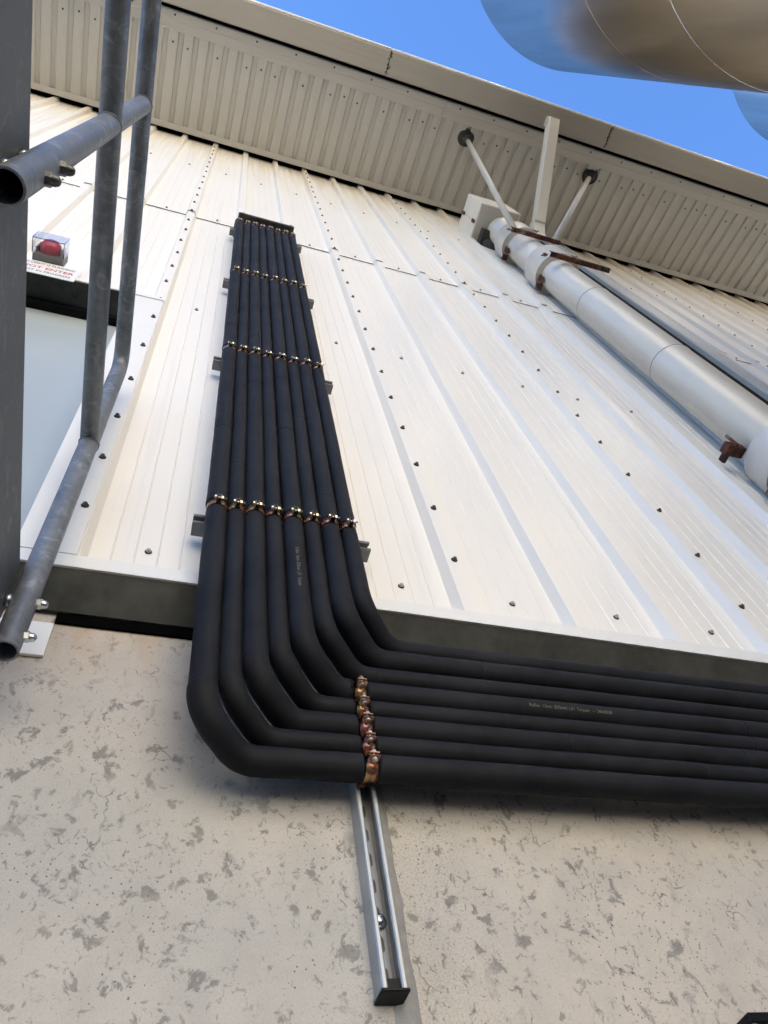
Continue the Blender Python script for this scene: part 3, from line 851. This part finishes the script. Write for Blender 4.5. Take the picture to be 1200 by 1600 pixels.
for yy, zs_ in ((Y1, (1.068, .985)), (Y2, (1.115, 1.03))):
    for z in zs_:
        x = rx(yy)
        b = MB(); b.cyl((x - TR - .0085, yy, z), (x - TR + .002, yy, z), .0105, 14); b.build('spacer', 'zinc bright', t)
        b = MB(); b.lathe((x + TR - .003, yy, z), (1, 0, 0), [(.0095, 0), (.0095, .008), (.0085, .0095)], 6, False)
        b.lathe((x + TR - .003, yy, z), (1, 0, 0), [(.0074, .009), (.0072, .0135), (.0055, .0175), (.003, .0195), (.0001, .020)], 14)
        b.build('dome_nut', 'zinc bright' if yy > .5 else 'screw dark', t)

# ------------------------------------------------------------------ flue with its collars, head box and brackets
FX, FY, FR = 2.42, .848, .1195
t = thing('flue_duct', (FX, FY, -GH), 'large silver painted round flue duct running up the white wall', 'duct')
seams = [-GH, 2.52, 3.62, 4.72, 5.52, 6.38, 7.02]
for a, c in zip(seams, seams[1:]):
    b = MB(); b.lathe((FX, FY, 0), (0, 0, 1), [(FR - .004, a + .0015), (FR, a + .004), (FR, c - .012), (FR + .0022, c - .010), (FR + .0022, c - .001), (FR - .003, c + .001)], 56); b.build('duct_section', 'flue coat', t)
    if c < 7:
        b = MB(); b.lathe((FX, FY, 0), (0, 0, 1), [(FR + .0008, c - .003), (FR + .0028, c - .0012), (FR + .0028, c + .0022), (FR + .0008, c + .004)], 56); b.build('seam_band', 'washer dark', t)
for z, h in ((6.36, .24), (5.46, .27), (2.44, .17)):
    b = MB()
    for pr_ in ([(FR + .001, .004), (FR + .040, .004)], [(FR + .040, .004), (FR + .041, 0), (FR + .046, 0)], [(FR + .046, 0), (FR + .048, .004), (FR + .048, h * .45)], [(FR + .048, h * .45), (FR + .0465, h * .47), (FR + .048, h * .49)], [(FR + .048, h * .49), (FR + .048, h - .004), (FR + .045, h)], [(FR + .045, h), (FR + .001, h + .012)]):
        b.lathe((FX, FY, z), (0, 0, 1), pr_, 56)
    cl = b.build('collar', 'flue coat', t)
    for ang in (222, 300):
        b = MB()
        a = radians(ang); ux, uy = math.cos(a), math.sin(a); px, py = FX + ux * (FR + .052), FY + uy * (FR + .052)
        b.box(px - .010, px + .010, py - .010, py + .010, z + .03, z + .075); b.cyl((px - .03, py + .012, z + .052), (px + .03, py - .012, z + .052), .005, 8)
        b.build('toggle', 'rust', cl)
    b = MB(); b.box(FX - .15, FX - .105, FY + .075, .9695, z - .06, z - .03); b.box(FX - .135, FX - .125, FY + .02, FY + .064, z - .085, z + .03); b.cyl((FX - .13, FY + .04, z - .11), (FX - .13, FY + .04, z + .02), .006, 8); b.build('wall_bracket', 'rust', t)
b = MB(); b.box(FX - .215, FX - .125, FY + .035, FY + .085, 2.655, 2.70, .003); b.box(FX - .20, FX - .185, FY + .086, .9695, 2.66, 2.695); b.cyl((FX - .20, FY + .02, 2.63), (FX - .20, FY + .02, 2.72), .008, 8); b.build('wall_bracket', 'rust', t)
bx = MB(); bx.box(2.165, 2.56, .66, .999, 7.02, 7.50, .004); hb = bx.build('head_box', 'downpipe white', t)
b = MB(); b.box(2.18, 2.545, .672, .985, 7.0165, 7.0198); b.build('box_underside', 'trim paint', hb)
b = MB(); b.box(2.162, 2.1648, .828, .832, 7.03, 7.49); b.build('box_seam', 'trim paint', hb)
for z in (7.44, 7.06):
    b = MB(); b.box(2.150, 2.1645, .815, .845, z - .04, z + .04, .003); b.build('latch', 'rust', hb)
b = MB(); b.lathe((FX - .02, 1.0, 6.98), (0, -1, 0), [(.14, 0), (.14, .05), (.10, .08)], 32); b.box(2.24, 2.5, .86, .995, 6.93, 7.0155); b.build('wall_boot', 'hanger grey', t)
for yb_, z, xa, xb in ((.675, 6.05, 2.17, 2.60), (.675, 5.30, 2.24, 2.72)):
    b = MB(); b.extrude_x([(yb_, z), (yb_, z + .04), (yb_ + .005, z + .04), (yb_ + .005, z + .005), (yb_ + .034, z + .005), (yb_ + .034, z)], xa, xb); ar = b.build('support_arm', 'rust', t)
    for x in (xa + .03, xa + .28, xb - .03):
        b = MB(); b.lathe((x, yb_ + .02, z + .002), (0, 0, -1), [(.012, 0), (.012, .012), (.006, .014), (.006, .03), (.0001, .03)], 6, False); b.build('bolt', 'washer dark', ar)
# stays from the soffit
for nm, A, B_, lab in ((1, (2.166, .24), (2.22, .70, 6.11), 'cream support rod from a soffit boot to the flue, left of the downpipe'),
                       (2, (3.565, .227), (2.57, .70, 6.11), 'support rod from a soffit boot to the flue, right of the downpipe')):
    a = Vector((A[0], A[1], sz(A[1]))); bb = Vector(B_); d = (bb - a).normalized()
    t = thing('support_rod', tuple(a), lab, 'rod', 'rods bracing the flue from the soffit')
    b = MB(); b.cyl(a, bb, .026, 16); b.build('rod', 'trim paint' if nm == 1 else 'soffit paint', t)
    b = MB(); b.lathe(a + Vector((0, 0, .012)), (0, 0, -1), [(.085, 0), (.083, .02), (.06, .028), (.05, .03)], 20)
    b.cyl(a + Vector((0, 0, .004)), a + d * .11, .058, 16, .033); b.build('rubber_boot', 'hanger grey', t)

# ------------------------------------------------------------------ rainwater downpipe
DXL, DW, DD = 2.835, .112, .085
t = thing('downpipe', (2.9, .84, -GH), 'white square rain downpipe kinking from the gutter back to the wall', 'downpipe')
def rect_run(pts, x0, w_, d_):
    """rectangular pipe in a plane of constant x: pts are (y, z) of the lower/front line, d_ its depth behind"""
    b = MB(); rows = []
    for k, (y, z, ny, nz) in enumerate(pts):
        rows.append(list(range(len(b.v), len(b.v) + 8))); e = .008
        b.v += [(x0 + e, y, z), (x0 + w_ - e, y, z), (x0 + w_, y + ny * e, z + nz * e), (x0 + w_, y + ny * (d_ - e), z + nz * (d_ - e)), (x0 + w_ - e, y + ny * d_, z + nz * d_), (x0 + e, y + ny * d_, z + nz * d_), (x0, y + ny * (d_ - e), z + nz * (d_ - e)), (x0, y + ny * e, z + nz * e)]
    for a, c in zip(rows, rows[1:]):
        for k in range(8): b.face((a[k], a[(k + 1) % 8], c[(k + 1) % 8], c[k]))
    b.face(rows[0][::-1]); b.face(rows[-1]); return b
rect_run([(-.165, GZ - .003, 1, 0), (-.165, GZ - .10, .85, .35), ], DXL, DW, .10).build('outlet', 'downpipe white', t)
rect_run([(-.165, GZ - .101, .75, .66), (.70, 7.36, .75, .66)], DXL, DW, .092).build('offset_pipe', 'downpipe white', t)
rect_run([(.695, 7.395, .8, .6), (.79, 7.27, .9, .3), (.80, 7.20, 1, 0)], DXL - .004, DW + .008, .10).build('elbow', 'downpipe white', t)
rect_run([(.802, 7.199, 1, 0), (.802, -GH + .05, 1, 0)], DXL + .012, DW + .02, .10).build('lower_pipe', 'pipe grey', t)
b = MB(); b.box(DXL - .036, DXL + .0095, .835, .969, -GH + .06, 7.12); b.build('shade_strip', 'black rubber', t)  # black strip put in for the deep shade between flue and downpipe
for z in (6.6, 3.2, 1.5):
    b = MB(); b.box(DXL + .010, DXL + DW + .04, .797, .972, z, z + .035, .003); b.build('pipe_bracket', 'pipe grey', t)

# ------------------------------------------------------------------ stainless tanks on the right
for (cx_, cy_, R_, ztop, lab) in ((2.97, -1.85, 1.25, 9.05, 'tall stainless steel tank with weld seams standing nearest to the eave'),
                                  (6.05, -1.90, 1.25, 9.10, 'second stainless steel tank mostly out of frame at the right edge')):
    t = thing('steel_tank', (cx_, cy_, -GH), lab, 'tank', 'stainless steel tanks')
    zz = [-GH, -.1, 1.17, 2.44, 3.70, 4.965, 6.23, ztop - .06]
    for a, c in zip(zz, zz[1:]):
        b = MB(); n_ = 128
        b.lathe((cx_, cy_, 0), (0, 0, 1), [(R_, a), (R_, c)], n_); b.build('shell_course', 'stainless', t)
        if c < ztop - .5:
            b = MB(); b.lathe((cx_, cy_, c), (0, 0, 1), [(R_ - .002, -.009), (R_ + .0015, -.005), (R_ + .0022, 0), (R_ + .0015, .005), (R_ - .002, .009)], n_); b.build('weld_seam', 'zinc bright' if abs(c - 4.965) < .1 else 'stainless', t)
    pr = []
    for k in range(9):
        a = math.pi / 2 * k / 8; pr.append((R_ - .06 + .06 * math.cos(a), ztop - .06 + .06 * math.sin(a)))
    for k in range(1, 9): pr.append(((R_ - .06) * (1 - k / 8) + .001, ztop + .22 * math.sin(math.pi / 2 * k / 8)))
    b = MB(); b.lathe((cx_, cy_, 0), (0, 0, 1), pr, 128); b.build('top_dish', 'stainless', t)

for o in bpy.data.objects:
    if '_b' in o: del o['_b']
print('screws', nsc, 'objects', len(bpy.data.objects))
